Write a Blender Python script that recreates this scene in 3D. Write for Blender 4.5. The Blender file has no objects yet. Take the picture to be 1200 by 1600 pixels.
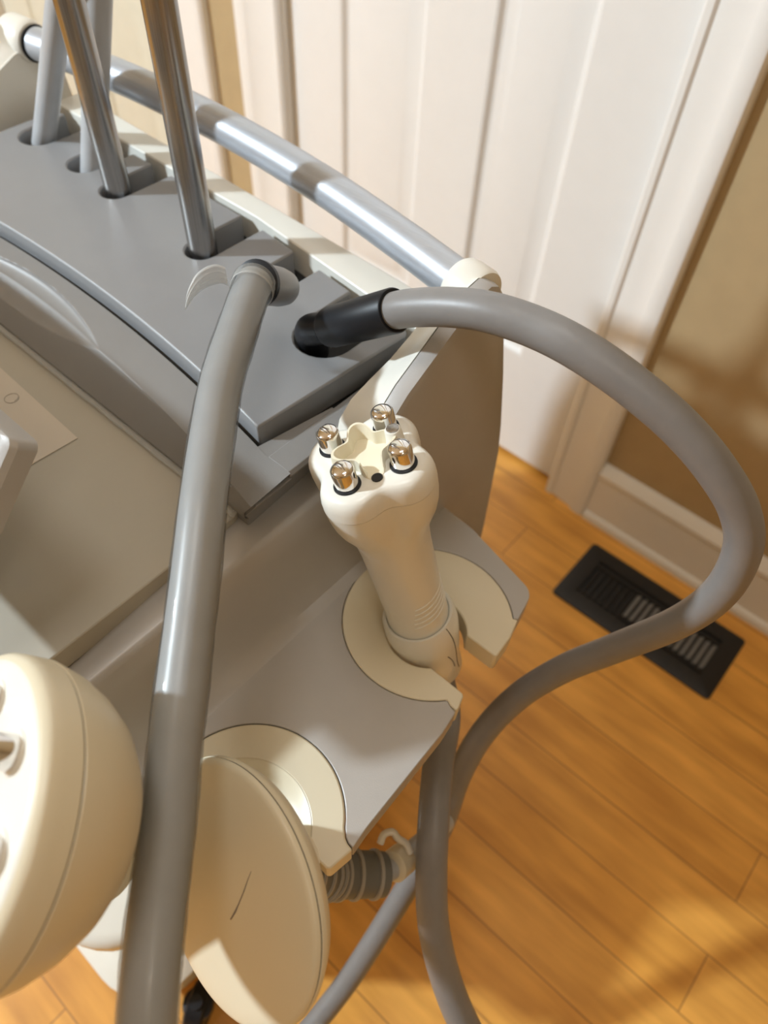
import bpy, bmesh, math, random
from mathutils import Vector, Matrix
random.seed(7)
C = bpy.context.scene.collection
PI = math.pi

# ------------------------------------------------------------------ camera
FPX = 1165.5
CAM = Vector((0, 0, 1.10))
RX = Vector((0.75115716, 0.65914287, 0.03596653))      # camera right in world
DN = Vector((0.53946622, -0.58154820, -0.60891534))    # camera down
FW = Vector((-0.38044593, 0.47679384, -0.79241941))    # camera forward
cd = bpy.data.cameras.new('camera'); cam = bpy.data.objects.new('camera', cd); C.objects.link(cam)
cam.matrix_world = Matrix(((RX.x, -DN.x, -FW.x, CAM.x), (RX.y, -DN.y, -FW.y, CAM.y), (RX.z, -DN.z, -FW.z, CAM.z), (0, 0, 0, 1)))
cd.sensor_fit = 'VERTICAL'; cd.sensor_height = 36; cd.sensor_width = 27; cd.lens = FPX / 1600 * 36
cd.clip_start = 0.02; cd.clip_end = 50
cd.dof.use_dof = True; cd.dof.focus_distance = 0.43; cd.dof.aperture_fstop = 6.5
bpy.context.scene.camera = cam

# ------------------------------------------------------------------ world, lights, exposure
S = bpy.context.scene
S.view_settings.view_transform = 'Standard'; S.view_settings.look = 'None'
S.view_settings.gamma = 1; S.view_settings.use_curve_mapping = False
S.view_settings.exposure = 0.0
w = bpy.data.worlds.new('world'); S.world = w; w.use_nodes = True
w.node_tree.nodes['Background'].inputs[0].default_value = (0.90, 0.95, 1.0, 1)
w.node_tree.nodes['Background'].inputs[1].default_value = 0.10


def area(name, loc, target, size, power, col, shape='DISK'):
    l = bpy.data.lights.new(name, 'AREA'); l.shape = shape; l.size = size; l.energy = power; l.color = col
    o = bpy.data.objects.new(name, l); C.objects.link(o); o.location = loc
    o.rotation_euler = (Vector(target) - Vector(loc)).to_track_quat('-Z', 'Y').to_euler()
    return o


area('ceiling_spot_light', (-2.45, -1.75, 2.42), (-0.3, 0.5, 0.5), 0.16, 128, (0.78, 0.91, 1.0))
area('added_fill_light', (1.1, -0.6, 2.44), (1.1, -0.6, 0), 0.5, 6, (1.0, 0.92, 0.78))  # added lamp without a known fixture, lifts the floor on the right
area('added_fill_light', (-0.35, 0.05, 2.44), (-0.35, 0.05, 0), 0.5, 5, (0.95, 0.96, 0.94))  # added overhead lamp, brightens deck and shelf tops but not the drawer front

# ------------------------------------------------------------------ helpers


def ray(px, py):
    return RX * ((px - 600) / FPX) + DN * ((py - 800) / FPX) + FW


def atz(px, py, z):
    r = ray(px, py); return CAM + r * ((z - CAM.z) / r.z)


def aty(px, py, y):
    r = ray(px, py); return CAM + r * (y / r.y)


def atx(px, py, x):
    r = ray(px, py); return CAM + r * (x / r.x)


def atd(px, py, d):
    return CAM + ray(px, py).normalized() * d


def obj(name, bm, mat, parent=None, smooth=True, bevel=0, seg=2, angle=40, sub=0, recalc=True):
    if recalc: bmesh.ops.recalc_face_normals(bm, faces=bm.faces)
    me = bpy.data.meshes.new(name); bm.to_mesh(me); bm.free()
    o = bpy.data.objects.new(name, me); C.objects.link(o)
    for m in (mat if isinstance(mat, (list, tuple)) else [mat]): me.materials.append(m)
    if smooth:
        for p in me.polygons: p.use_smooth = True
        me.set_sharp_from_angle(angle=math.radians(angle))
    if bevel:
        b = o.modifiers.new('bevel', 'BEVEL'); b.width = bevel; b.segments = seg; b.limit_method = 'ANGLE'
        b.angle_limit = math.radians(35); b.harden_normals = False
    if sub:
        s = o.modifiers.new('sub', 'SUBSURF'); s.levels = sub; s.render_levels = sub
    if parent: o.parent = parent; o.matrix_parent_inverse = parent.matrix_world.inverted()
    return o


def thing(name, label, cat, loc=(0, 0, 0), group=None):
    o = bpy.data.objects.new(name, None); C.objects.link(o); o.location = loc
    o['label'] = label; o['category'] = cat
    if group: o['group'] = group
    bpy.context.view_layer.update()
    return o


def struct(name, bm, mat, **k):
    o = obj(name, bm, mat, **k); o['kind'] = 'structure'; return o


def box(bm, a, b):
    vs = [bm.verts.new((x, y, z)) for z in (a[2], b[2]) for y in (a[1], b[1]) for x in (a[0], b[0])]
    for f in ((0, 1, 3, 2), (4, 6, 7, 5), (0, 4, 5, 1), (2, 3, 7, 6), (0, 2, 6, 4), (1, 5, 7, 3)):
        bm.faces.new([vs[i] for i in f])


def prism(bm, pts, z0, z1, axis='z'):
    def V(p, t):
        return {'z': (p[0], p[1], t), 'x': (t, p[0], p[1]), 'y': (p[0], t, p[1])}[axis]
    a = [bm.verts.new(V(p, z0)) for p in pts]; b = [bm.verts.new(V(p, z1)) for p in pts]
    n = len(pts)
    bm.faces.new(a); bm.faces.new(b)
    for i in range(n): bm.faces.new((a[i], a[(i + 1) % n], b[(i + 1) % n], b[i]))


def loft(bm, rings, closed=True, cap0=True, cap1=True):
    R = [[bm.verts.new(p) for p in r] for r in rings]
    n = len(R[0])
    for a, b in zip(R[:-1], R[1:]):
        for i in range(n if closed else n - 1):
            bm.faces.new((a[i], a[(i + 1) % n], b[(i + 1) % n], b[i]))
    if cap0: bm.faces.new(R[0])
    if cap1: bm.faces.new(R[-1])
    return R


def catmull(pts, n=8):
    P = [Vector(p) for p in pts]
    P = [P[0] * 2 - P[1]] + P + [P[-1] * 2 - P[-2]]
    out = []
    for i in range(1, len(P) - 2):
        for k in range(n):
            t = k / n
            out.append(0.5 * ((2 * P[i]) + (P[i + 1] - P[i - 1]) * t + (2 * P[i - 1] - 5 * P[i] + 4 * P[i + 1] - P[i + 2]) * t * t
                              + (3 * P[i] - P[i - 1] - 3 * P[i + 1] + P[i + 2]) * t ** 3))
    out.append(P[-2])
    return out


def frames(path):
    T = []
    for i in range(len(path)):
        a = path[max(i - 1, 0)]; b = path[min(i + 1, len(path) - 1)]
        T.append((b - a).normalized())
    n = T[0].orthogonal().normalized(); N = []
    for t in T:
        n = (n - t * n.dot(t)).normalized(); N.append(n.copy())
    return T, N


def tube(bm, path, r, seg=28, cap=True):
    T, N = frames(path); rings = []
    for i, p in enumerate(path):
        rr = r[i] if isinstance(r, (list, tuple)) else r
        b = T[i].cross(N[i])
        rings.append([p + (N[i] * math.cos(2 * PI * k / seg) + b * math.sin(2 * PI * k / seg)) * rr for k in range(seg)])
    loft(bm, rings, cap0=cap, cap1=cap)


def frame_of(w_, u_):
    w_ = Vector(w_).normalized(); u_ = Vector(u_); u_ = (u_ - w_ * u_.dot(w_)).normalized()
    return u_, w_.cross(u_), w_


def lathe(bm, prof, org, fr, seg=48, rfun=None, cap0=True, cap1=True):
    """prof: (radius, height) list along the axis fr[2]"""
    u, v, w_ = fr; rings = []
    for (r, h) in prof:
        ring = []
        for k in range(seg):
            a = 2 * PI * k / seg
            q = r * (rfun(a, h) if rfun else 1)
            ring.append(org + u * (q * math.cos(a)) + v * (q * math.sin(a)) + w_ * h)
        rings.append(ring)
    loft(bm, rings, cap0=cap0, cap1=cap1)


def arc(c, r, a0, a1, n):
    return [(c[0] + r * math.cos(math.radians(a0 + (a1 - a0) * i / n)), c[1] + r * math.sin(math.radians(a0 + (a1 - a0) * i / n))) for i in range(n + 1)]


def rrect(x0, y0, x1, y1, r, n=6):
    return (arc((x1 - r, y1 - r), r, 0, 90, n) + arc((x0 + r, y1 - r), r, 90, 180, n)
            + arc((x0 + r, y0 + r), r, 180, 270, n) + arc((x1 - r, y0 + r), r, 270, 360, n))


# ------------------------------------------------------------------ materials
def mat(name, col, rough=0.45, metal=0.0, var=0.03, nscale=30, bump=0.0, bscale=400, spec=0.5, coat=0.0, stretch=None):
    m = bpy.data.materials.new(name); m.use_nodes = True
    nt = m.node_tree; b = nt.nodes['Principled BSDF']
    tc = nt.nodes.new('ShaderNodeTexCoord'); src = tc.outputs['Object']
    if stretch:
        mp = nt.nodes.new('ShaderNodeMapping'); mp.inputs['Scale'].default_value = stretch
        nt.links.new(src, mp.inputs[0]); src = mp.outputs[0]
    nz = nt.nodes.new('ShaderNodeTexNoise'); nz.inputs['Scale'].default_value = nscale; nz.inputs['Detail'].default_value = 3
    nt.links.new(src, nz.inputs['Vector'])
    cr = nt.nodes.new('ShaderNodeValToRGB')
    lo = [max(0, c * (1 - var)) for c in col]; hi = [min(1, c * (1 + var)) for c in col]
    cr.color_ramp.elements[0].position = 0.3; cr.color_ramp.elements[1].position = 0.7
    cr.color_ramp.elements[0].color = (*lo, 1); cr.color_ramp.elements[1].color = (*hi, 1)
    nt.links.new(nz.outputs['Fac'], cr.inputs[0]); nt.links.new(cr.outputs[0], b.inputs['Base Color'])
    b.inputs['Roughness'].default_value = rough; b.inputs['Metallic'].default_value = metal
    b.inputs['Specular IOR Level'].default_value = spec; b.inputs['Coat Weight'].default_value = coat
    b.inputs['Coat Roughness'].default_value = 0.15
    if bump:
        n2 = nt.nodes.new('ShaderNodeTexNoise'); n2.inputs['Scale'].default_value = bscale
        nt.links.new(src, n2.inputs['Vector'])
        bp = nt.nodes.new('ShaderNodeBump'); bp.inputs['Strength'].default_value = bump; bp.inputs['Distance'].default_value = 0.0005
        nt.links.new(n2.outputs['Fac'], bp.inputs['Height']); nt.links.new(bp.outputs[0], b.inputs['Normal'])
    return m


M_wall = mat('tan_wall_paint', (0.43, 0.32, 0.175), 0.7, bump=0.2, bscale=250)
M_trim = mat('white_trim_paint', (0.79, 0.78, 0.76), 0.35, var=0.01)
M_door = mat('white_door_paint', (0.775, 0.765, 0.75), 0.38, var=0.01)
M_cream_door = mat('cream_door_paint', (0.66, 0.65, 0.55), 0.45, var=0.02)
M_ceil = mat('ceiling_paint', (0.80, 0.77, 0.70), 0.8)
M_grey = mat('grey_deck_plastic', (0.27, 0.272, 0.28), 0.36, bump=0.15, bscale=900, var=0.02)
M_drawer = mat('warm_grey_drawer_plastic', (0.24, 0.232, 0.225), 0.45, bump=0.1, bscale=1200, var=0.02)
M_silver = mat('silver_painted_plastic', (0.44, 0.425, 0.41), 0.42, metal=0.1, bump=0.1, bscale=1200, var=0.02)
M_tray = mat('light_grey_tray_plastic', (0.46, 0.435, 0.41), 0.36, metal=0.1, bump=0.1, bscale=1200, var=0.02)
M_shelf = mat('beige_shelf_plastic', (0.46, 0.425, 0.355), 0.45, var=0.015)
M_cream = mat('cream_plastic', (0.74, 0.665, 0.50), 0.36, var=0.015, nscale=12)
M_white = mat('ivory_white_plastic', (0.81, 0.79, 0.72), 0.3, var=0.01, coat=0.2)
M_hose = mat('grey_rubber_hose', (0.225, 0.215, 0.21), 0.42, var=0.04, nscale=60, bump=0.15, bscale=300)
M_hose_l = mat('pale_grey_hose', (0.46, 0.47, 0.485), 0.34, var=0.03, nscale=60)
M_black = mat('black_rubber', (0.010, 0.011, 0.014), 0.42, var=0.1, spec=0.3)
M_dark = mat('dark_gap', (0.012, 0.012, 0.012), 0.7)
M_alu = mat('satin_aluminium', (0.50, 0.53, 0.58), 0.38, metal=0.45, var=0.05, nscale=40, stretch=(1, 25, 25))
M_steel = mat('brushed_steel', (0.36, 0.35, 0.34), 0.27, metal=1.0, var=0.15, nscale=30, stretch=(30, 30, 0.6))
M_chrome = mat('chrome', (0.78, 0.76, 0.74), 0.07, metal=1.0, var=0.02)
M_paper = mat('plain_paper', (0.62, 0.55, 0.46), 0.6, var=0.01)
M_pencil = mat('pencil_line', (0.28, 0.24, 0.2), 0.7)
M_corr = mat('dark_grey_corrugated_rubber', (0.15, 0.15, 0.14), 0.5)
M_corr2 = mat('light_grey_corrugation_ring', (0.36, 0.34, 0.31), 0.5)
M_seam = mat('seam_shadow_line', (0.05, 0.045, 0.04), 0.7)
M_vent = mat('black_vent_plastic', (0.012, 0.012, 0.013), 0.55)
M_vent_lit = mat('painted_lit_vent_blade', (0.22, 0.22, 0.22), 0.4, metal=0.3)


def film_mat(name, tint, fac, base=.8):
    m = bpy.data.materials.new(name); m.use_nodes = True; nt = m.node_tree
    for n in list(nt.nodes): nt.nodes.remove(n)
    out = nt.nodes.new('ShaderNodeOutputMaterial'); mix = nt.nodes.new('ShaderNodeMixShader')
    tr = nt.nodes.new('ShaderNodeBsdfTransparent'); tr.inputs[0].default_value = (*tint, 1)
    gl = nt.nodes.new('ShaderNodeBsdfPrincipled'); gl.inputs['Base Color'].default_value = (base, base, base * .98, 1); gl.inputs['Roughness'].default_value = 0.07
    lw = nt.nodes.new('ShaderNodeLayerWeight'); lw.inputs[0].default_value = 0.35
    tc = nt.nodes.new('ShaderNodeTexCoord'); nz = nt.nodes.new('ShaderNodeTexNoise'); nz.inputs['Scale'].default_value = 90
    bp = nt.nodes.new('ShaderNodeBump'); bp.inputs['Strength'].default_value = 0.25; bp.inputs['Distance'].default_value = 0.001
    ma = nt.nodes.new('ShaderNodeMath'); ma.operation = 'MULTIPLY_ADD'; ma.inputs[1].default_value = 0.55; ma.inputs[2].default_value = fac
    ma.use_clamp = True
    nt.links.new(tc.outputs['Object'], nz.inputs[0]); nt.links.new(nz.outputs[0], bp.inputs['Height'])
    nt.links.new(bp.outputs[0], gl.inputs['Normal'])
    nt.links.new(lw.outputs['Facing'], ma.inputs[0]); nt.links.new(ma.outputs[0], mix.inputs[0])
    nt.links.new(tr.outputs[0], mix.inputs[1]); nt.links.new(gl.outputs[0], mix.inputs[2]); nt.links.new(mix.outputs[0], out.inputs[0])
    return m


M_film = film_mat('clear_plastic_film', (0.93, 0.93, 0.92), 0.05, .12)
M_film2 = film_mat('milky_plastic_film', (0.96, 0.96, 0.95), 0.16)


def floor_mat():
    m = bpy.data.materials.new('honey_maple_planks'); m.use_nodes = True; nt = m.node_tree; b = nt.nodes['Principled BSDF']
    L = nt.links.new
    tc = nt.nodes.new('ShaderNodeTexCoord'); mp = nt.nodes.new('ShaderNodeMapping'); mp.inputs['Location'].default_value = (0.31, 0.0085, 0)
    L(tc.outputs['Object'], mp.inputs[0])
    br = nt.nodes.new('ShaderNodeTexBrick'); br.offset = 0.37; br.offset_frequency = 2
    br.inputs['Scale'].default_value = 1; br.inputs['Brick Width'].default_value = 0.9; br.inputs['Row Height'].default_value = 0.0825
    br.inputs['Mortar Size'].default_value = 0.0013; br.inputs['Mortar Smooth'].default_value = 0.6; br.inputs['Bias'].default_value = 0
    br.inputs['Color1'].default_value = (0.88, 0.45, 0.095, 1); br.inputs['Color2'].default_value = (0.78, 0.375, 0.068, 1)
    br.inputs['Mortar'].default_value = (0.42, 0.19, 0.045, 1)
    L(mp.outputs[0], br.inputs[0])
    m2 = nt.nodes.new('ShaderNodeMapping'); m2.inputs['Scale'].default_value = (3, 22, 1); L(tc.outputs['Object'], m2.inputs[0])
    nz = nt.nodes.new('ShaderNodeTexNoise'); nz.inputs['Scale'].default_value = 1.6; nz.inputs['Detail'].default_value = 6; L(m2.outputs[0], nz.inputs[0])
    n3 = nt.nodes.new('ShaderNodeTexNoise'); n3.inputs['Scale'].default_value = 7; n3.inputs['Detail'].default_value = 2; L(tc.outputs['Object'], n3.inputs[0])
    cr = nt.nodes.new('ShaderNodeValToRGB'); cr.color_ramp.elements[0].position = 0.25; cr.color_ramp.elements[1].position = 0.75
    cr.color_ramp.elements[0].color = (0.72, 0.66, 0.58, 1); cr.color_ramp.elements[1].color = (1.18, 1.2, 1.22, 1)
    L(nz.outputs[0], cr.inputs[0])
    c3 = nt.nodes.new('ShaderNodeValToRGB'); c3.color_ramp.elements[0].position = 0.3; c3.color_ramp.elements[1].position = 0.7
    c3.color_ramp.elements[0].color = (0.84, 0.8, 0.74, 1); c3.color_ramp.elements[1].color = (1.08, 1.1, 1.12, 1)
    L(n3.outputs[0], c3.inputs[0])
    x = nt.nodes.new('ShaderNodeMix'); x.data_type = 'RGBA'; x.blend_type = 'MULTIPLY'; x.inputs[0].default_value = 1
    L(br.outputs['Color'], x.inputs[6]); L(cr.outputs[0], x.inputs[7])
    y = nt.nodes.new('ShaderNodeMix'); y.data_type = 'RGBA'; y.blend_type = 'MULTIPLY'; y.inputs[0].default_value = 1
    L(x.outputs[2], y.inputs[6]); L(c3.outputs[0], y.inputs[7])
    L(y.outputs[2], b.inputs['Base Color']); b.inputs['Roughness'].default_value = 0.42
    b.inputs['Coat Weight'].default_value = 0.25; b.inputs['Coat Roughness'].default_value = 0.3
    return m


M_floor = floor_mat()

# ------------------------------------------------------------------ room
YW = 0.925
X0, X1, Y0, ZC = -3.4, 2.6, -3.0, 2.5
bm = bmesh.new(); box(bm, (X0, Y0, -0.05), (X1, YW + 0.25, 0)); struct('floor', bm, M_floor, smooth=False)
bm = bmesh.new(); box(bm, (X0, Y0, ZC), (X1, YW + 0.25, ZC + 0.05)); struct('ceiling', bm, M_ceil, smooth=False)
bm = bmesh.new(); box(bm, (X0 - 0.1, Y0, 0), (X0, YW + 0.25, ZC)); struct('wall_left', bm, M_wall, smooth=False)
bm = bmesh.new(); box(bm, (X1, Y0, 0), (X1 + 0.1, YW + 0.25, ZC)); struct('wall_right', bm, M_wall, smooth=False)
bm = bmesh.new(); box(bm, (X0, Y0 - 0.1, 0), (X1, Y0, ZC)); struct('wall_front', bm, M_wall, smooth=False)
DX0, DX1 = -1.004, -0.339            # closed six-panel door
EX0, EX1 = -1.98, -1.315             # second door, further left
bm = bmesh.new()
box(bm, (DX1 + 0.02, YW, 0), (X1, YW + 0.12, ZC)); box(bm, (EX1 + 0.02, YW, 0), (DX0 - 0.02, YW + 0.12, ZC))
box(bm, (X0, YW, 0), (EX0 - 0.02, YW + 0.12, ZC)); box(bm, (DX0 - 0.02, YW, 2.05), (DX1 + 0.02, YW + 0.12, ZC))
box(bm, (EX0 - 0.02, YW, 2.05), (EX1 + 0.02, YW + 0.12, ZC))
struct('wall_back', bm, M_wall, smooth=False)


def panel_door(name, x0, x1, xs, zs, yf, m):
    """slab with raised panels: xs = [(a,b)...] panel columns, zs = panel rows"""
    bm = bmesh.new()
    bx = sorted([x0, x1] + [v for p in xs for v in p]); bz = sorted([0.012, 2.03] + [v for p in zs for v in p])
    for i in range(len(bx) - 1):
        for j in range(len(bz) - 1):
            a, b, c, d = bx[i], bx[i + 1], bz[j], bz[j + 1]
            if (a, b) in xs and (c, d) in zs:
                prev = None
                for ins, dep in ((0, 0), (0.004, 0.0015), (0.009, 0.007), (0.013, 0.0085), (0.018, 0.0085), (0.036, 0.002), (0.039, 0.0015)):
                    r = [bm.verts.new(p) for p in ((a + ins, yf + dep, c + ins), (b - ins, yf + dep, c + ins), (b - ins, yf + dep, d - ins), (a + ins, yf + dep, d - ins))]
                    if prev:
                        for k in range(4): bm.faces.new((prev[k], prev[(k + 1) % 4], r[(k + 1) % 4], r[k]))
                    prev = r
                bm.faces.new(prev)
            else:
                bm.faces.new([bm.verts.new(p) for p in ((a, yf, c), (b, yf, c), (b, yf, d), (a, yf, d))])
    bmesh.ops.remove_doubles(bm, verts=bm.verts, dist=1e-5)
    bmesh.ops.recalc_face_normals(bm, faces=bm.faces)
    # sides and back
    z0, z1 = 0.012, 2.03
    for q in (((x0, yf, z0), (x0, yf, z1), (x0, yf + .035, z1), (x0, yf + .035, z0)), ((x1, yf, z0), (x1, yf, z1), (x1, yf + .035, z1), (x1, yf + .035, z0)),
              ((x0, yf, z0), (x1, yf, z0), (x1, yf + .035, z0), (x0, yf + .035, z0)), ((x0, yf + .035, z0), (x1, yf + .035, z0), (x1, yf + .035, z1), (x0, yf + .035, z1))):
        bm.faces.new([bm.verts.new(p) for p in q])
    return struct(name, bm, m, angle=20)


panel_door('door_1', DX0, DX1 - 0.002, [(-0.892, -0.722), (-0.612, -0.462)], [(0.24, 0.86), (1.0, 1.6), (1.7, 1.92)], 0.938, M_door)
panel_door('door_2', EX0, EX1, [(-1.87, -1.69), (-1.61, -1.43)], [(0.24, 0.86), (1.0, 1.6), (1.7, 1.92)], 0.938, M_cream_door)


def casing(name, xa, xb, z1=2.1, m=M_trim):
    """xa = side towards the door"""
    s = 1 if xb > xa else -1; wd = abs(xb - xa)
    prof = [(0, 0), (0, .010), (.004, .013), (.012, .013), (.016, .009), (.022, .010), (.035, .0115), (wd * .62, .014), (wd * .68, .017),
            (wd * .74, .019), (wd * .9, .020), (wd * .96, .018), (wd, .013), (wd, 0)]
    bm = bmesh.new(); prism(bm, [(xa + s * a, YW - b) for a, b in prof], 0, z1); return struct(name, bm, m, angle=25)


casing('trim_1', DX1 + 0.002, -0.249); casing('trim_2', DX0 - 0.004, -1.108); casing('trim_3', EX1 + 0.004, -1.195, m=M_trim); casing('trim_4', EX0 - .004, -2.09)
for i, (a, b) in enumerate(((DX0 - .025, DX0 - .002), (DX1 + .001, DX1 + .022), (EX0 - .025, EX0 - .002), (EX1 + .002, EX1 + .025))):
    bm = bmesh.new(); box(bm, (a, YW + 0.0, 0), (b, YW + .12, 2.05)); struct('trim_%d' % (5 + i), bm, M_trim, smooth=False)
for i, (a, b) in enumerate(((DX0 - .1, DX1 + .09), (EX0 - .1, EX1 + .1))):
    bm = bmesh.new(); box(bm, (a, YW - .018, 2.04), (b, YW, 2.12)); struct('trim_%d' % (9 + i), bm, M_trim, smooth=False)


def baseboard(name, x0, x1):
    pr = [(0, 0), (-.021, 0), (-.021, .010), (-.018, .016), (-.014, .019), (-.013, .098), (-.0135, .108), (-.017, .114), (-.017, .122), (-.012, .128), (-.008, .134), (-.004, .138), (0, .138)]
    bm = bmesh.new(); prism(bm, [(YW + a, b) for a, b in pr], x0, x1, 'x'); return struct(name, bm, M_trim, angle=25)


baseboard('baseboard_right', -0.2485, X1); baseboard('baseboard_middle', -1.1945, -1.1085); baseboard('baseboard_left', X0, -2.091)

# ------------------------------------------------------------------ floor register
vt = thing('floor_register', 'black rectangular floor vent with slatted grille set in the wood floor near the baseboard', 'vent', (-0.05, 0.80, 0))
vx0, vx1, vy0, vy1 = -0.199, 0.097, 0.727, 0.868
bm = bmesh.new(); o_ = rrect(vx0, vy0, vx1, vy1, .007, 4); i_ = rrect(vx0 + .03, vy0 + .03, vx1 - .03, vy1 - .03, .002, 4)
R = loft(bm, [[(x, y, 0.0005) for x, y in o_], [(x, y, 0.003) for x, y in o_], [(x, y, .006) for x, y in rrect(vx0 + .004, vy0 + .004, vx1 - .004, vy1 - .004, .006, 4)],
              [(x, y, .006) for x, y in i_], [(x, y, .0005) for x, y in i_]], cap0=False, cap1=False)
obj('frame', bm, M_vent, vt)
bm = bmesh.new(); box(bm, (vx0 + .028, vy0 + .028, .0005), (vx1 - .028, vy1 - .028, .0012)); obj('duct_opening', bm, M_dark, vt, smooth=False)
nb = 20
for k in range(nb):
    x = vx0 + .036 + (vx1 - vx0 - .072) * k / (nb - 1)
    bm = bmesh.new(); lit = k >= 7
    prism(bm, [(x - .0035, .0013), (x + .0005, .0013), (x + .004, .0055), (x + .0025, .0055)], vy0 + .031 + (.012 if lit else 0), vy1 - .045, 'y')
    obj('blade', bm, M_vent_lit if lit else M_vent, vt, smooth=False)  # light on the later blades is painted in with a paler material
for yy in (vy1 - .043, vy0 + .034):
    bm = bmesh.new(); box(bm, (vx0 + .03, yy, .0013), (vx1 - .03, yy + .004, .0057)); obj('cross_bar', bm, M_vent, vt, smooth=False)

# ------------------------------------------------------------------ the treatment machine
mc = thing('treatment_trolley', 'grey and cream treatment machine with slotted deck, side tray and curved silver handle', 'machine', (-0.497, 0.15, 0))
XC = -0.4965
ZD = 0.75
# top deck, one outline with open-backed slots
SLOTS = [(-0.698, .307, .0185), (-0.626, .309, .0155), (-0.570, .303, .0135), (-0.450, .297, .0135), (-0.380, .300, .0155), (-0.3045, .279, .0225)]


def front_y(x): return 0.205 + 0.020 * (1 - min(1, abs(x - XC) / .235) ** 2)


def yb(x): return .366 - .019 * max(0, min(1, (x + .455) / .192))



deck = []
n = 16
for i in range(n + 1):
    x = -0.727 + (0.4535) * i / n; deck.append((x, front_y(x)))
deck += [(-0.263, yb(-.263) - .004), (-0.266, yb(-.266))]
for (sx, sy, sr) in sorted(SLOTS, reverse=True):
    deck.append((sx + sr, yb(sx + sr))); a = [(sx + sr * math.cos(t), sy + sr + sr * math.sin(t)) for t in [-PI * k / 12 for k in range(13)]]
    deck += a; deck.append((sx - sr, yb(sx - sr)))
deck += [(-0.722, .366), (-0.731, .358)]
bm = bmesh.new(); prism(bm, deck, ZD - .024, ZD)
dk = obj('top_deck', bm, M_grey, mc, angle=30, bevel=.0016)
# dark well under the slots
bm = bmesh.new(); box(bm, (-0.735, .1995, .716), (-0.2586, .3715, .7255)); obj('deck_well', bm, M_dark, mc, smooth=False)
# rear cover strip (white) and rear body
bm = bmesh.new(); xs_ = [-.745 + .5025 * k / 24 for k in range(25)]
prism(bm, [(x, yb(x) + .0065) for x in xs_] + [(x, .4005 - .013 * (x + .745) / .50) for x in reversed(xs_)], .69, .7508)
obj('rear_cover', bm, M_white, mc, angle=30, bevel=.0012)


# drawer front / frame round the deck with a scooped finger recess
def fold_y(x): return 0.1665 + 0.026 * (1 - min(1, abs(x - XC) / .26) ** 2)


bm = bmesh.new(); rows = []
NX = 220; xa, xb = -0.755, -0.238
lens_c, lens_a, lens_w = -0.527, 0.101, 0.0165
for i in range(NX + 1):
    x = xa + (xb - xa) * i / NX
    A = Vector((x, front_y(x) - .0040, .7375)); B = Vector((x, fold_y(x), .7345)); xt = min(x, -.238 - .016 * max(0, 1 - (-.238 - x) / .05)); Bt = Vector((xt, .1695, .7095)); U = Vector((xt, .1725, .706)); V_ = Vector((xt, .2005, .706))
    pts = []
    la = (B - A).length; lb = (Bt - B).length
    svals = [-la * .82] + [-.019 + .038 * k / 38 for k in range(39)]
    def P(s):
        if s < 0: return B + (A - B).normalized() * (-s)
        return B + (Bt - B).normalized() * s
    r = [A] + [P(s) for s in svals]
    wv = lens_w * (1 - ((x - lens_c) / lens_a) ** 2)
    if wv > 0:
        nrm = Vector((0, .75, -.66))
        for k in range(1, len(r)):
            s = svals[k - 1] - (-.0005)
            # rounded corner then scoop
            if abs(s) < wv: r[k] = r[k] + nrm * (.0072 * (wv / lens_w) * (1 - (s / wv) ** 2) ** .8)
    # soften fold
    r += [Bt, U]
    rows.append(r)
RR_ = loft(bm, rows, closed=False, cap0=False, cap1=False)
dr = obj('drawer_front', bm, M_drawer, mc, angle=50)
# right return of the frame
bm = bmesh.new()
prism(bm, [(-0.2586, .7095), (-0.2586, .7375), (-0.2400, .7375), (-0.2378, .7345), (-0.2535, .7095)], .2009, .400, 'y')
obj('frame_side', bm, M_drawer, mc, bevel=.0006)
bm = bmesh.new(); prism(bm, [(-.2700, .7070), (-.2700, .7320), (-.2390, .7325), (-.2377, .7320), (-.2530, .7070)], .1705, .2012, 'y'); obj('frame_side', bm, M_drawer, mc)
bm = bmesh.new(); prism(bm, [(-.2705, .2000), (-.2583, .2005), (-.2583, .262), (-.2600, .262)], .7262, .7373); obj('frame_side', bm, M_drawer, mc)
# clear protective film edge under the drawer
bm = bmesh.new(); pth = [Vector((-0.262 - .5 * k / 40, .1690 + .0003 * math.sin(k * 1.7), .7040 + .0002 * math.sin(k * 2.3))) for k in range(41)]
tube(bm, pth, .0026, 10); obj('film_edge', bm, M_film2, mc)

# front shelf
shelf_out = arc((-0.275, .168), .012, 90, 0, 5) + [(-0.2625, -.02)] + arc((-.28, -.02), .0175, 0, -90, 5)[1:] + [(-.73, -.0375), (-.73, .18)]
bm = bmesh.new(); prism(bm, shelf_out, .681, .70); obj('front_shelf', bm, [M_shelf], mc, bevel=.001)

bm = bmesh.new(); box(bm, (-.75, .1735, .680), (-.2538, .40, .7094)); obj('drawer_box', bm, M_drawer, mc, bevel=.001)
# main body under the deck
bm = bmesh.new(); box(bm, (-.745, .05, .28), (-.255, .40, .681)); obj('cabinet_body', bm, M_cream, mc, bevel=.01, seg=3)
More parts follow.
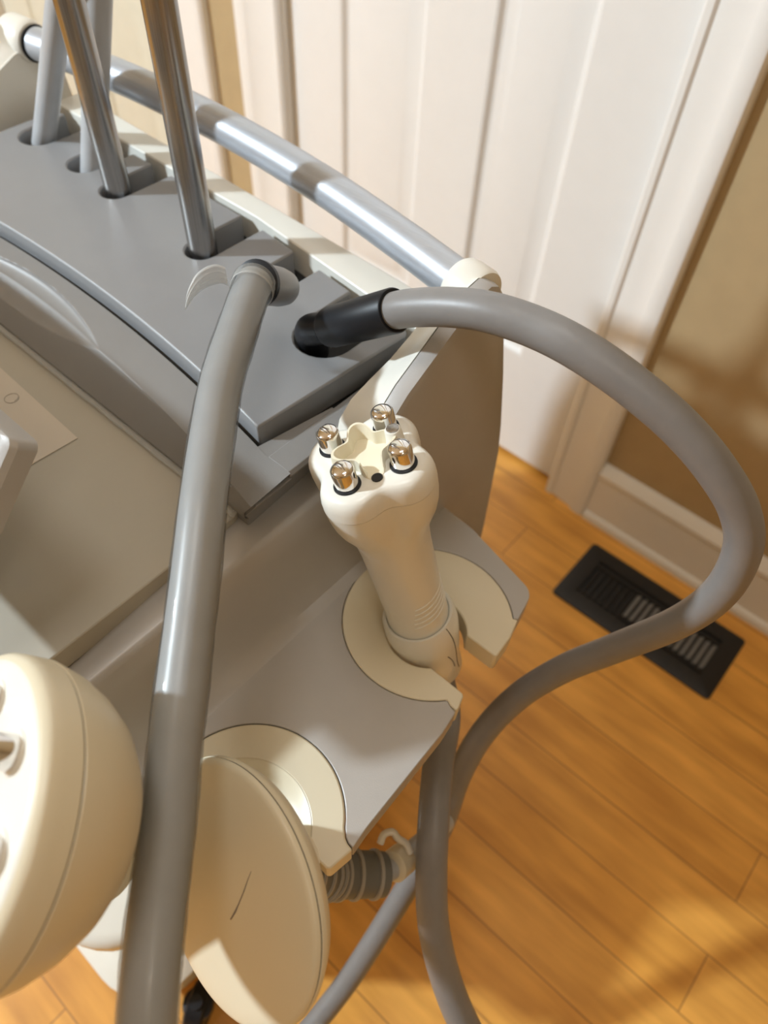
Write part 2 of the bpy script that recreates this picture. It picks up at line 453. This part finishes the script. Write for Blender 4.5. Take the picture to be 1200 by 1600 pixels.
# lower base with rounded front corners
bm = bmesh.new()
loft(bm, [[(x, y, z) for x, y in rrect(-.78 + i, -.115 + i, -.205 - i, .40 - i, .07 - i * .5, 8)] for i, z in ((.006, .055), (0, .062), (0, .10), (.012, .108), (.020, .112))])
obj('base_foot', bm, M_white, mc, angle=50)
bm = bmesh.new()
loft(bm, [[(x, y, z) for x, y in rrect(-.76, -.070, -.222, .39, .06, 8)] for z in (.11, .336)])
obj('base_housing', bm, M_cream, mc)
bm = bmesh.new()
loft(bm, [[(x, y, z) for x, y in rrect(-.775 + i, -.09 + i, -.200 - i, .40 - i, .07, 8)] for i, z in ((.003, .332), (0, .336), (0, .354), (.004, .359), (.008, .36))])
obj('base_step', bm, M_white, mc, angle=50)
for (cx, cy) in ((-.186, -.062), (-.235, .34), (-.74, -.06), (-.74, .34)):
    bm = bmesh.new()
    lathe(bm, [(.001, -.012), (.024, -.012), (.027, -.009), (.027, .009), (.024, .012), (.001, .012)], Vector((cx, cy, .0272)), frame_of((1, .5, 0), (0, 0, 1)), 24)
    w_ = obj('caster_wheel', bm, M_black, mc)
    bm = bmesh.new(); lathe(bm, [(.018, .0), (.018, .012), (.008, .014), (.008, .03)], Vector((cx, cy, .035)), frame_of((0, 0, 1), (1, 0, 0)), 16); obj('caster_fork', bm, M_black, w_)

# side tray -----------------------------------------------------------------
ZT = .61
TH = .020
c1, r1 = (-0.1440, .2410), .0640
c2, r2 = (-0.1385, .0545), .0612


def outer_x(y): return -.0775 - .035 * (y - .06) - .22 * max(0, y - .2) ** 2


bm = bmesh.new()
XI = -.208
tray = [(XI, -.020)]
# near edge, then holder bite 2, then between, holder bite 1, rear rounded corner

tray += [(-.175, -.020)]
tray += [(c2[0] + (r2 + .0006) * math.cos(math.radians(t)), c2[1] + (r2 + .0006) * math.sin(math.radians(t))) for t in [-112 - i * (360 - 112 - 38 - 0) / 44.0 for i in range(45)][0:1]]
tray += [(c2[0] + (r2 + .0006) * math.cos(math.radians(t)), c2[1] + (r2 + .0006) * math.sin(math.radians(t))) for t in [248 - (248 - 37) * i / 44 for i in range(45)]]
tray += [(-.0850, .0878), (-.0815, .0862), (-.0775, .0860)]
tray += [(outer_x(y), y) for y in (.10, .12, .14, .16, .18)]
tray += [(-.0838, .1960), (-.0845, .1978), (-.0890, .1982)]
tray += [(c1[0] + (r1 + .0006) * math.cos(math.radians(t)), c1[1] + (r1 + .0006) * math.sin(math.radians(t))) for t in [-39 - (360 - 39 - 43) * i / 50 for i in range(51)]]
tray += [(-.0962, .2862), (-.0940, .2868), (-.0965, .300)] + arc((-.111, .303), .0135, 10, 80, 5) + [(-.13, .3215), (-.17, .3310), (XI, .3340)]
bm = bmesh.new(); prism(bm, tray, ZT - TH, ZT)
bmesh.ops.remove_doubles(bm, verts=bm.verts, dist=.0002)
tr = obj('side_tray', bm, M_tray, mc, angle=30, bevel=.0018)
# inner curved wall of the tray
bm = bmesh.new(); secs = []
for k in range(25):
    y = -.020 + .354 * k / 24; t = .677 + .10 * max(0, min(y, .27)); fx = -.2455 + .055 * max(0, min(y, .27)); h = t - .61; w_ = -.212 - fx
    secs.append([(px_, y, pz_) for px_, pz_ in ((-.268, t - .0005), (-.2675, t), (fx - .004, t), (fx - .0012, t - .0010), (fx + .0012, t - .0040), (fx + w_ * .16, t - h * .28), (fx + w_ * .30, t - h * .52),
                 (fx + w_ * .45, t - h * .72), (fx + w_ * .62, t - h * .87), (fx + w_ * .82, t - h * .97), (-.207, .61), (-.207, .59), (-.268, .59))])
loft(bm, secs); obj('tray_wall', bm, M_tray, mc, angle=45)


def insert(name, c, r, op, hole, slot, dish, yedge):
    """cream C-shaped holder, opening towards +x. slot=(ya,yb) relative to the centre, op=(a0,a1) the arc ends"""
    zt = ZT + .0004
    a0, a1 = op
    out = [(c[0] + r * math.cos(math.radians(a0 + (a1 - a0) * i / 60)), c[1] + r * math.sin(math.radians(a0 + (a1 - a0) * i / 60))) for i in range(61)]
    hx, hy, hr = hole
    s0, s1 = slot
    b0 = math.degrees(math.asin((s0 - hy) / hr)); b1 = math.degrees(math.asin((s1 - hy) / hr))
    inn = [(hx + hr * math.cos(math.radians(b0 + (b1 - 360 - b0) * i / 60)), hy + hr * math.sin(math.radians(b0 + (b1 - 360 - b0) * i / 60))) for i in range(61)]
    xe0, xe1 = yedge
    pts = out + list(xe0) + inn + list(xe1)
    bm = bmesh.new(); prism(bm, pts, ZT - TH - .001, zt)
    return obj(name, bm, M_cream, mc, angle=30, bevel=.0012)


# ends of the outer arc a little beyond the tray's edge
insert('holder_insert', c1, r1, (43, 360 - 39), (-.1390, .2330, .0300), (.2120, .2500), 0,
       (((-.0900, .1990), (-.0850, .1986), (-.0842, .2005), (-.0872, .2100), (-.0890, .2118)), ((-.0895, .2502), (-.0880, .2515), (-.0895, .2700), (-.0938, .2860), (-.0955, .2856))))
i2 = insert('holder_insert', c2, r2, (37, 248), (-.137, .047, .0440), (.0275, .0665), 0,
            (((-.160, -.012), (-.120, -.012), (-.1165, .0270)), ((-.0815, .0667), (-.0795, .0680), (-.0768, .0850), (-.0815, .0856), (-.0850, .0871))))
bm = bmesh.new(); rings = []
for r_, z_ in ((.0443, .6104), (.0425, .6095), (.0380, .6060), (.0320, .6025), (.0260, .6005), (.0232, .6000), (.0226, .5985), (.0226, .5900)):
    t0 = math.asin(.0195 / r_); rings.append([(-.137 + r_ * math.cos(t0 + (2 * PI - 2 * t0) * k / 60), .047 + r_ * math.sin(t0 + (2 * PI - 2 * t0) * k / 60), z_) for k in range(61)])
loft(bm, rings, closed=False, cap0=False, cap1=False); obj('dish', bm, M_cream, i2)

# wings that carry the handle tube -------------------------------------------
wing = [(.235, .700), (.240, .735), (.246, .757), (.256, .768), (.271, .781), (.292, .793), (.313, .805), (.327, .813), (.339, .818), (.349, .8195), (.358, .815), (.364, .807), (.369, .795),
        (.379, .756), (.387, .726), (.402, .66), (.409, .62), (.415, .50), (.415, .20), (.30, .20), (.285, .55), (.262, .66)]
wing_in = [(.235, .69), (.240, .725), (.247, .752), (.258, .762), (.275, .767), (.296, .772), (.316, .780), (.335, .789), (.352, .7965), (.366, .800), (.378, .798), (.390, .789), (.396, .777),
           (.399, .75), (.401, .72), (.405, .66), (.409, .62), (.415, .50), (.415, .20), (.30, .20), (.285, .55), (.262, .66)]


for side in (0, 1):
    bm = bmesh.new()
    xo, xi = (-.2010, -.2130) if side == 0 else (-.792, -.780)
    s = 1 if side == 0 else -1
    # outer silver shell, softly crowned outwards
    def ins(p, d):
        return (p[0] + (.34 - p[0]) * d, p[1] + (.62 - p[1]) * d)
    loft(bm, [[(xi, *p) for p in wing], [(xi + s * .006, *p) for p in wing], [(xi + s * .010, *ins(p, .006)) for p in wing], [(xo, *ins(p, .035)) for p in wing]])
    obj('side_panel', bm, M_silver, mc, angle=50)
    bm = bmesh.new()
    mid = [((a_[0] + b_[0]) / 2, (a_[1] + b_[1]) / 2 + .002) for a_, b_ in zip(wing, wing_in)]
    low = [(p[0], min(p[1], .742)) for p in wing_in]
    loft(bm, [[(xi - s * .0008, *p) for p in wing], [(xi - s * .010, *mid[i]) for i in range(len(wing))], [(xi - s * .022, *p) for p in wing_in], [(xi - s * .026, *ins(p, .006)) for p in wing_in]])
    obj('wing_liner', bm, M_white, mc, angle=50)

# handle tube
hp = [Vector((x, y, .80)) for x, y in ((-.775, .372), (-.757, .375), (-.70, .383), (-.61, .391), (-.50, .3925), (-.39, .385), (-.30, .372), (-.245, .362), (-.222, .358), (-.214, .3565))]
bm = bmesh.new(); tube(bm, catmull(hp, 10), .0143, 40); ht = obj('handle_tube', bm, M_alu, mc)
for x, nn in ((-.7535, 1),):
    bm = bmesh.new(); p = Vector((-.7515, .3757, .80))
    lathe(bm, [(.0145, -.0016), (.0160, 0), (.0145, .0016)], p, frame_of((1, .14 * nn, 0), (0, 0, 1)), 32); obj('tube_collar', bm, M_black, mc)

for (x, y, dx) in ((-.2125, .3565, -1), (-.7850, .371, 1)):
    bm = bmesh.new(); L0 = .024 if dx == -1 else .032
    lathe(bm, [(.0148, L0), (.0168, L0 - .0006), (.0183, L0 - .003), (.0190, L0 - .008), (.0192, .004), (.0180, .001), (.012, 0)], Vector((x, y, .80)), frame_of((dx, .17 if dx == -1 else .12, 0), (0, 0, 1)), 40, cap0=False)
    obj('tube_cap', bm, M_white, mc)

# control screen on a stalk
dn = Vector((0, -.70, -.714)).normalized(); nf = Vector((0, -.714, .70)).normalized()
A = Vector((-.282, .083, .825)) + nf * .013
bm = bmesh.new()
o_ = rrect(-.44, 0, 0, .125, .005, 6)
def SP(p, t): return A + Vector((p[0], 0, 0)) + dn * p[1] - nf * t
def sc(p, k): return (-.22 + (p[0] + .22) * k, .0625 + (p[1] - .0625) * k)
loft(bm, [[SP(sc(p, .975), -.003) for p in o_], [SP(sc(p, .99), -.002) for p in o_], [SP(p, .001) for p in o_], [SP(p, .012) for p in o_], [SP(sc(p, .98), .014) for p in o_]])
scr = obj('control_screen', bm, M_silver, mc, angle=30)
bm = bmesh.new(); loft(bm, [[SP(sc(p, .80), -.0030) for p in o_], [SP(sc(p, .80), -.0036) for p in o_]]); obj('screen_glass', bm, M_black, scr)
bm = bmesh.new(); tube(bm, [SP((-.385, .06), .010), Vector((-.667, .095, .755)), Vector((-.667, .100, .695))], .012, 20); obj('screen_stalk', bm, M_silver, mc)

# ------------------------------------------------------------------ loose paper on shelf
P_ = [atz(120, 686, .7006), atz(-60, 538, .7006)]
pc = Vector((-.397, .141)); ux = Vector((-1, .03)).normalized(); uy = Vector((-.05, -1)).normalized()
bm = bmesh.new(); q = [pc, pc + ux * .21, pc + ux * .21 + uy * .13, pc + uy * .13]
prism(bm, [(v.x, v.y) for v in q], .7003, .7008)
pp = obj('paper_sheet', bm, M_paper, smooth=False); pp['label'] = 'pale blank paper sheet lying on the beige shelf with a faint pencil loop'; pp['category'] = 'paper'
bm = bmesh.new(); lc = atz(18, 622, .701)
tube(bm, [Vector((lc.x + .0042 * math.cos(t) * (1 + .05 * t), lc.y + .0052 * math.sin(t), .7010)) for t in [k * .35 for k in range(22)]], .00015, 6); obj('pencil_loop', bm, M_pencil, pp)

# ------------------------------------------------------------------ rods standing in the slots


def rod(name, a, b, r, m, label, cat, group, top=None):
    t = thing(name, label, cat, a, group)
    bm = bmesh.new(); tube(bm, [Vector(a), (Vector(a) + Vector(b)) / 2, Vector(b)], r, 32); obj('shaft', bm, m, t)
    bm = bmesh.new(); lathe(bm, [(r * .9, 0.0004), (r * 1.06, .001), (r * 1.06, .006), (r, .007)], Vector(a), frame_of(Vector(b) - Vector(a), (1, 0, 0)), 32); obj('foot_ring', bm, M_dark, t)
    return t


ZR = .7262
def ext(p0, p1, z): return p0 + (p1 - p0) * ((z - p0.z) / (p1.z - p0.z))


# steel rods stand upright
rod('steel_rod', (-.570, .3190, ZR), (-.572, .3200, 1.22), .0112, M_steel, 'brushed steel rod on the left, standing in the deck slot beside the grey rods', 'rod', None)
rod('steel_rod', (-.4500, .3120, ZR), (-.4510, .3120, 1.22), .0113, M_steel, 'brushed steel rod on the right, standing in the slot next to the wrapped hose', 'rod', None)
g1 = Vector((-.7045, .326, ZR + .005)); g1b = aty(85, 40, .34)
rod('grey_rod', g1, (-.515, .366, 1.074), .0104, M_hose_l, 'leftmost grey rod leaning in the first slot of the deck', 'rod', None)
rod('grey_rod', (-.626, .327, ZR + .004), (-.568, .407, 1.074), .0112, M_hose_l, 'second grey rod leaning behind the left steel rod', 'rod', None)

# ------------------------------------------------------------------ hose wrapped in clear film (left)
wh = thing('wrapped_hose', 'thick grey hose sleeved in clear plastic film hanging down in front of the tray', 'hose', (-.375, .325, .74))
pw = [(398, 442, .515), (388, 466, .500), (370, 520, .475), (348, 590, .447), (333, 670, .425), (318, 780, .400), (305, 900, .386), (292, 1010, .378), (280, 1110, .372), (270, 1200, .370), (258, 1320, .370), (243, 1440, .372), (232, 1560, .378), (228, 1660, .39), (230, 1760, .41)]
ph = [atd(x, y, d) for x, y, d in pw]
bm = bmesh.new(); tube(bm, catmull(ph, 10), .0120, 36); obj('hose', bm, M_hose_l, wh)
cp = catmull([ph[0] + (ph[0] - ph[1]) * .2] + ph[1:], 10)
bm = bmesh.new(); rr = []
for i in range(len(cp)): rr.append(.0130 + .0002 * math.sin(i * .35) + .0001 * math.sin(i * 1.1) + (.0012 if i < 6 else 0))
tube(bm, cp[2:], rr[2:], 36, cap=False); obj('plastic_sleeve', bm, M_film, wh)
ring_c = Vector(ph[0]); slot6 = Vector((-.379, .335, .738))
ax = (ph[0] - slot6)
conn_a = atd(434, 448, .552)
fr = frame_of(ph[0] - conn_a, (0, 0, 1))
bm = bmesh.new(); L_ = (ph[0] - conn_a).length
lathe(bm, [(.006, -.012), (.0125, -.010), (.0135, 0), (.0135, L_ - .008), (.0128, L_ - .006)], conn_a, fr, 36); obj('connector', bm, M_grey, wh)
bm = bmesh.new(); lathe(bm, [(.0128, L_ - .007), (.0152, L_ - .0065), (.0152, L_ - .002), (.0128, L_ - .0012)], conn_a, fr, 36); obj('seal_ring', bm, M_black, wh)
# gathered end of film: pleated cuff and a curled cut flap
bm = bmesh.new()
fr2 = frame_of(ph[1] - ph[0], (0, 0, 1))
lathe(bm, [(.0136 + .0005 * (k % 2), -.001 + k * .0011) for k in range(12)], ph[0], fr2, 40, cap0=False, cap1=False); obj('film_cuff', bm, M_film2, wh)
bm = bmesh.new()
top = [atd(352, 418, .500), atd(338, 413, .499), atd(322, 417, .498), atd(307, 428, .498), atd(297, 445, .499), atd(291, 462, .500), atd(289, 481, .502)]
bot = [atd(357, 447, .508), atd(346, 443, .508), atd(334, 445, .507), atd(320, 451, .506), atd(308, 460, .505), atd(298, 472, .504), atd(290, 485, .503)]
t_, b_ = catmull(top, 5), catmull(bot, 5); rings = []
for k in range(9):
    f = k / 8; rings.append([a.lerp(b, f) + (CAM - a).normalized() * (.003 * math.sin(PI * f) + (.0007 if k % 2 else 0)) for a, b in zip(t_, b_)])
loft(bm, rings, closed=False, cap0=False, cap1=False)
fl = obj('film_flap', bm, M_film2, wh); sd = fl.modifiers.new('th', 'SOLIDIFY'); sd.thickness = .0004

# ------------------------------------------------------------------ looping hose with black connector
lh = thing('looping_hose', 'thick grey hose with black connector looping out right over the floor vent', 'hose', (-.30, .30, .74))
pa = [(600, 490, .4725), (622, 484.5, .4620), (650, 481, .4530), (700, 480, .440), (760, 487, .428), (830, 509, .420), (900, 543, .414), (980, 597, .418), (1060, 665, .430), (1120, 735, .447), (1156, 800, .468), (1160, 860, .49), (1125, 925, .52), (1060, 972, .555),
      (960, 1013, .60), (880, 1045, .63), (810, 1088, .66), (755, 1145, .69), (718, 1210, .725), (690, 1290, .765), (650, 1362, .80), (600, 1445, .84), (545, 1530, .88), (495, 1595, .91), (440, 1660, .94), (380, 1740, .97)]
pa = [atd(*p) for p in pa]
bm = bmesh.new(); tube(bm, catmull(pa, 8), .0112, 36); obj('hose', bm, M_hose, lh)
ca = atd(480, 521, .540); cb = atd(618, 485, .463)
d_ = (cb - ca); L_ = d_.length; fr = frame_of(d_, (0, 0, 1))
bm = bmesh.new(); lathe(bm, [(.006, .002), (.0095, .004), (.010, .026), (.0130, .028), (.0137, .032), (.0137, L_ - .001), (.0130, L_), (.0112, L_ - .0005)], ca, fr, 40)
obj('connector', bm, M_black, lh)
bm = bmesh.new(); p0 = Vector((-.3120, .2980, .7330))
tube(bm, catmull([p0, p0 + Vector((.001, -.003, .012)), ca + d_ * .03 + Vector((0, .001, .002)), ca + d_ * .25], 6), .0106, 32); obj('plug', bm, M_black, lh)

# ------------------------------------------------------------------ four-pole handpiece
hb = Vector((-.138, .2325, .600))
htop = atd(574, 712, .415)
w3 = (htop - hb).normalized()
udir = atd(606, 693, .405) - atd(516, 715, .400)
hu, hv, hw = frame_of(w3, udir)
HL = (htop - hb).length
hpc = thing('four_pole_applicator', 'ivory handpiece with four chrome electrode tips standing in the rear tray holder', 'applicator', hb)
F = (hu, hv, hw)
E_ = .0163   # half spacing of the electrodes


def lobes(a, h):
    # quatrefoil, fully lobed at the head and round at the neck
    k = max(0, min(1, (h - (HL - .070)) / .036)); k = k * k * (3 - 2 * k)
    c = math.cos(4 * (a - PI / 4))
    return 1 + k * (.125 * c - .025 * math.cos(8 * (a - PI / 4)))


NECK = [(.0222, .034), (.0218, .05), (.0219, .07), (.0223, .09), (.0230, HL - .078), (.0240, HL - .066), (.0258, HL - .056), (.0285, HL - .047), (.0312, HL - .039),
        (.0333, HL - .031), (.0345, HL - .023), (.0350, HL - .0145)]
bm = bmesh.new(); lathe(bm, NECK, hb, F, 96, lobes); obj('handle', bm, M_white, hpc)
bm = bmesh.new(); lathe(bm, [(.0344, HL - .0150), (.0344, HL - .0138)], hb, F, 96, lobes); obj('seam', bm, M_seam, hpc)
bm = bmesh.new(); lathe(bm, [(.0351, HL - .0142), (.0350, HL - .0085), (.0343, HL - .0050), (.0330, HL - .0022), (.0308, HL - .0005), (.028, HL), (.020, HL), (.010, HL - .0005), (.0005, HL - .0005)], hb, F, 96, lobes, cap0=False)
head = obj('head_cap', bm, M_white, hpc)
# raised cross-shaped well
bm = bmesh.new(); rings = []; SEG = 96


def arm(a, base, amp): return base + amp * math.cos(4 * a)


def hgt(a):
    d = abs((a - 1.5 * PI + PI) % (2 * PI) - PI)       # front arm is open
    f = min(1, max(0, (d - .28) / .16)); return .0004 + .0082 * f + .0006 * math.cos(4 * a) * f


for k, (base, amp, hf) in enumerate(((.0152, .0040, 0), (.0149, .0036, .7), (.0145, .0034, 1), (.0132, .0032, 1), (.0125, .0030, .75), (.0112, .0024, -.05))):
    ring = []
    for i in range(SEG):
        a = 2 * PI * i / SEG; r = arm(a, base, amp) * (1.06 if k < 4 else 1.05)
        hh = hgt(a) * hf if hf > 0 else (-.0004 if k == 0 else .0003)
        ring.append(hb + hu * r * math.cos(a) + hv * r * math.sin(a) + hw * (HL + hh))
    rings.append(ring)
loft(bm, rings, cap0=False, cap1=True); obj('well_rim', bm, mat('aged_ivory_plastic', (0.80, 0.74, 0.58), .35), hpc)
bm = bmesh.new(); lathe(bm, [(.0032, .0002), (.0032, .0006)], hb + hw * HL - hv * .0190, F, 20); obj('screw_hole', bm, M_dark, hpc)
for sx, sy in ((-1, -1), (1, -1), (1, 1), (-1, 1)):
    o = hb + hu * (E_ * sx) + hv * (E_ * .98 * sy) + hw * (HL - .001)
    bm = bmesh.new(); lathe(bm, [(.0066, 0), (.0066, .0128), (.0064, .0138), (.0056, .0147), (.0038, .0152), (.0010, .0154)], o, F, 36); e = obj('electrode', bm, M_chrome, hpc)
    bm = bmesh.new(); lathe(bm, [(.0060, .0002), (.0079, .0002), (.0077, .0019), (.0066, .0022)], o, F, 36, cap0=False, cap1=False); obj('gasket', bm, M_black, e)
o = hb + hu * .0178 + hv * .0020 + hw * HL
bm = bmesh.new(); lathe(bm, [(.0058, -.001), (.0052, .003), (.0047, .0098), (.0042, .0104)], o, F, 28); pb = obj('sensor_post', bm, M_white, hpc)
bm = bmesh.new(); lathe(bm, [(.0036, .0100), (.0036, .0110), (.0028, .0113)], o, F, 28); obj('sensor_tip', bm, M_steel, pb)
# grip grooves: five thin arcs on the camera side
for k in range(5):
    h = .052 + .0052 * k
    a0 = -1.9 + .05 * k; a1 = -.15
    pts = [hb + hw * (h + .004 * math.sin((a0 + (a1 - a0) * i / 20 + 1.0) * .8)) + (hu * math.cos(a0 + (a1 - a0) * i / 20) + hv * math.sin(a0 + (a1 - a0) * i / 20)) * .0220 for i in range(21)]
    bm = bmesh.new(); tube(bm, pts, .0006, 8); obj('grip_line', bm, M_white, hpc)
# collar at the foot of the handle
bm = bmesh.new(); lathe(bm, [(.019, -.042), (.022, -.038), (.0222, -.020), (.0244, -.004), (.0262, .010), (.0272, .022), (.0265, .033), (.0250, .0375), (.0232, .0370), (.0215, .034)], hb, F, 64)
col = obj('collar', bm, M_white, hpc)
for (a, h0, h1) in ((-.75, -.030, .036), (-.95, -.022, .004)):
    bm = bmesh.new(); n_ = 14
    def cr_(h):
        P0 = [(-.042, .019), (-.038, .022), (-.020, .0222), (-.004, .0244), (.010, .0262), (.022, .0272), (.033, .0265), (.0375, .0250)]
        for (ha, ra), (hb_, rb) in zip(P0[:-1], P0[1:]):
            if ha <= h <= hb_: return ra + (rb - ra) * (h - ha) / (hb_ - ha)
        return .022
    pts = []
    for i in range(n_ + 1):
        h = h0 + (h1 - h0) * i / n_; aa = a + .25 * (i / n_) ** 1.5 * -1; r = cr_(h) + .00005
        pts.append(hb + (hu * math.cos(aa) + hv * math.sin(aa)) * r + hw * h)
    tube(bm, pts, .00035, 6); obj('collar_seam', bm, M_seam, col)
# its hose
pb_ = [hb - hw * .030, hb - hw * .065, atd(696, 1120, .635), atd(684, 1200, .625), atd(677, 1290, .625), atd(674, 1370, .640), atd(678, 1450, .665), atd(697, 1530, .70), atd(725, 1600, .73), atd(770, 1680, .77), atd(830, 1760, .83)]
bm = bmesh.new(); tube(bm, catmull(pb_, 8), .0124, 32); obj('hose', bm, M_hose, hpc)

# ------------------------------------------------------------------ disc applicator hanging in the front holder
dc = atd(372, 1386, .430)
DK = .935
maj = (RX * 135 + DN * 390).normalized(); vd = (CAM - dc).normalized()
mn = (vd.cross(maj)).normalized()
if mn.dot(RX) > 0: mn = -mn
sn = .86; dn_ = (mn * sn + vd * math.sqrt(1 - sn * sn)).normalized()
DR = .0706
def dk(p): return [(r * DK, h * DK) for r, h in p]


da = thing('disc_applicator', 'flat cream oval disc applicator with a scratch, resting in the front tray holder', 'applicator', dc)
DF = frame_of(dn_, maj)
bm = bmesh.new()
lathe(bm, dk([(0.0199, -.026), (0.0362, -.022), (0.0543, -.0145), (0.0652, -.0075), (0.0692, -.0022), (0.0697, -.0012)]), dc, DF, 96)
obj('back_shell', bm, M_cream, da)
bm = bmesh.new()
lathe(bm, dk([(.0690, -.0013), (.0702, -.0008), (.0707, .0002), (.0707, .0022), (.0700, .0026), (.0700, .0031), (.0705, .0036), (.0703, .0052), (.0694, .0064), (.0672, .0072), (.0597, .0084), (.0453, .0099), (.0272, .0108), (.0109, .0112), (.0005, .0113)]), dc, DF, 96)
obj('disc_cover', bm, M_cream, da)
bm = bmesh.new(); lathe(bm, dk([(.0702, .0027), (.0702, .0030)]), dc, DF, 96); obj('rim_seam', bm, M_seam, da)
# scratch
def on_disc(px, py, lift=.0001):
    r = ray(px, py).normalized(); t = (dc + dn_ * .0104 - CAM).dot(dn_) / r.dot(dn_); p = CAM + r * t
    q = (p - dc); q = q - dn_ * q.dot(dn_); rr_ = q.length
    hs = dk([(.0, .0113), (.0109, .0112), (.0272, .0108), (.0453, .0099), (.0597, .0084), (.0672, .0072), (.08, .006)])
    for (a, ha), (b, hb2) in zip(hs[:-1], hs[1:]):
        if a <= rr_ <= b: return dc + q + dn_ * (ha + (hb2 - ha) * (rr_ - a) / (b - a) + lift)
    return p
bm = bmesh.new(); tube(bm, [on_disc(x, y) for x, y in ((391, 1362), (386, 1376), (381, 1392), (374, 1410), (368, 1424), (361, 1436))], [.0001, .0002, .0003, .0003, .0005, .0004], 6); obj('scratch', bm, M_pencil, da)
# neck down to the holder slot, strain relief and clear coupling
n0 = dc - dn_ * .024; n1 = Vector((-.118, .0475, .620))
bm = bmesh.new(); tube(bm, catmull([n0, n0 * .5 + n1 * .5 + Vector((.004, .0, .004)), n1, Vector((-.108, .049, .565))], 8), [.024 - .008 * min(1, i / 20) for i in range(25)], 32); obj('neck', bm, M_cream, da)
q0 = Vector((-.108, .049, .575)); q1 = atd(520, 1366, .62); q2 = atd(597, 1366, .64)
cpath = catmull([q0, q0 * .45 + q1 * .55, q1, q2], 30)
bm = bmesh.new(); tube(bm, cpath, [.0195 - .003 * (i / len(cpath)) for i in range(len(cpath))], 32); cr0 = obj('strain_relief', bm, M_corr, da)
T_, N_ = frames(cpath)
for i in range(8, len(cpath), 11):
    bm = bmesh.new(); rr_ = .0195 - .003 * i / len(cpath); lathe(bm, [(rr_ - .001, -.0020), (rr_ + .0016, -.0013), (rr_ + .0016, .0013), (rr_ - .001, .0020)], cpath[i], frame_of(T_[i], (0, 0, 1)), 32, cap0=False, cap1=False)
    obj('corrugation', bm, M_corr2, cr0)
bm = bmesh.new(); tube(bm, catmull([q2, atd(618, 1352, .65), atd(650, 1325, .67), atd(690, 1290, .70), atd(735, 1238, .76)], 8)[:26], .0085, 20); obj('tail_hose', bm, M_hose_l, da)
bm = bmesh.new(); lathe(bm, [(.0095, 0), (.0125, .002), (.0125, .016), (.0095, .019)], atd(612, 1356, .645), frame_of(atd(650, 1325, .67) - atd(612, 1356, .645), (0, 0, 1)), 24); obj('coupling', bm, M_cream, da)
bm = bmesh.new(); tube(bm, catmull([atd(594, 1318, .63), atd(600, 1304, .628), atd(613, 1300, .628), atd(622, 1310, .63), atd(634, 1318, .635), atd(641, 1332, .64)], 6), .0028, 12); obj('clip', bm, M_white, da)

# ------------------------------------------------------------------ large drum applicator (left, nearest)
fc = atd(-72, 1276, .350)
majd = (RX * -.25 + DN * .97).normalized(); vd = (CAM - fc).normalized()
mnd = vd.cross(majd).normalized()
if mnd.dot(RX) > 0: mnd = -mnd
sn = .93; nd = (mnd * sn + vd * math.sqrt(1 - sn * sn)).normalized()
GF = frame_of(nd, majd); RD = .0735
gd = thing('drum_applicator', 'large rounded cream drum-shaped applicator head with chrome tips at the left edge, nearest the camera', 'applicator', fc)
bm = bmesh.new()
lathe(bm, [(.010, -.0665), (.020, -.0652), (.030, -.0618), (.040, -.0560), (.0485, -.0485), (.0555, -.0390), (.0605, -.0290), (.0632, -.0200), (.0640, -.0168), (.0636, -.0163)], fc, GF, 96); obj('back_shell', bm, M_cream, gd)
bm = bmesh.new(); lathe(bm, [(.0633, -.0166), (.0633, -.0156)], fc, GF, 96); obj('seam', bm, M_seam, gd)
bm = bmesh.new()
lathe(bm, [(.0634, -.0159), (.0640, -.0154), (.0641, -.0083), (.0638, -.0042), (.0624, -.0015), (.0602, -.0004)], fc, GF, 96, cap1=False); obj('front_shell', bm, M_cream, gd)
bm = bmesh.new(); lathe(bm, [(0.06054, -0.00075), (0.05970, 0.00017), (0.05761, 0.00050), (.0005, .0008)], fc, GF, 96); obj('face_plate', bm, M_white, gd)
for k in range(8):
    a = math.radians(k * 45 + 100)
    o = fc + (GF[0] * math.cos(a) + GF[1] * math.sin(a)) * .044
    bm = bmesh.new(); lathe(bm, [(.0088, .0004), (.0088, .0010), (.0082, .0011)], o, GF, 32); ga = obj('electrode_socket', bm, M_white, gd)
    bm = bmesh.new(); lathe(bm, [(.0068, .0004), (.0068, .010), (.0060, .012), (.0040, .0133), (.001, .0137)], o, GF, 32); obj('electrode', bm, M_chrome, gd)
# grip underneath, held in a cradle under the shelf edge
bm = bmesh.new(); g0 = fc - nd * .040 + Vector((0, 0, -.055)); g1_ = Vector((-.200, -.078, .60))
tube(bm, catmull([g0, (g0 + g1_) / 2, g1_], 8), [.024 if i < 8 else max(.0160, .024 - .0016 * (i - 7)) for i in range(17)], 32); obj('grip', bm, M_cream, gd)
bm = bmesh.new(); gm = g1_.lerp(g0, (.621 - g1_.z) / (g0.z - g1_.z)); cx, cy = gm.x, gm.y
lathe(bm, [(.0225, -.008), (.0225, .008), (.031, .008), (.031, -.008), (.0225, -.008)], gm, frame_of(g0 - g1_, (0, 1, 0)), 40, cap0=False, cap1=False)
cra = obj('front_cradle', bm, M_tray, mc)
bm = bmesh.new(); box(bm, (-.35, cy - .010, .613), (cx - .020, cy + .010, .628)); box(bm, (-.35, cy - .010, .613), (-.328, .06, .628)); obj('cradle_arm', bm, M_tray, cra, bevel=.003)
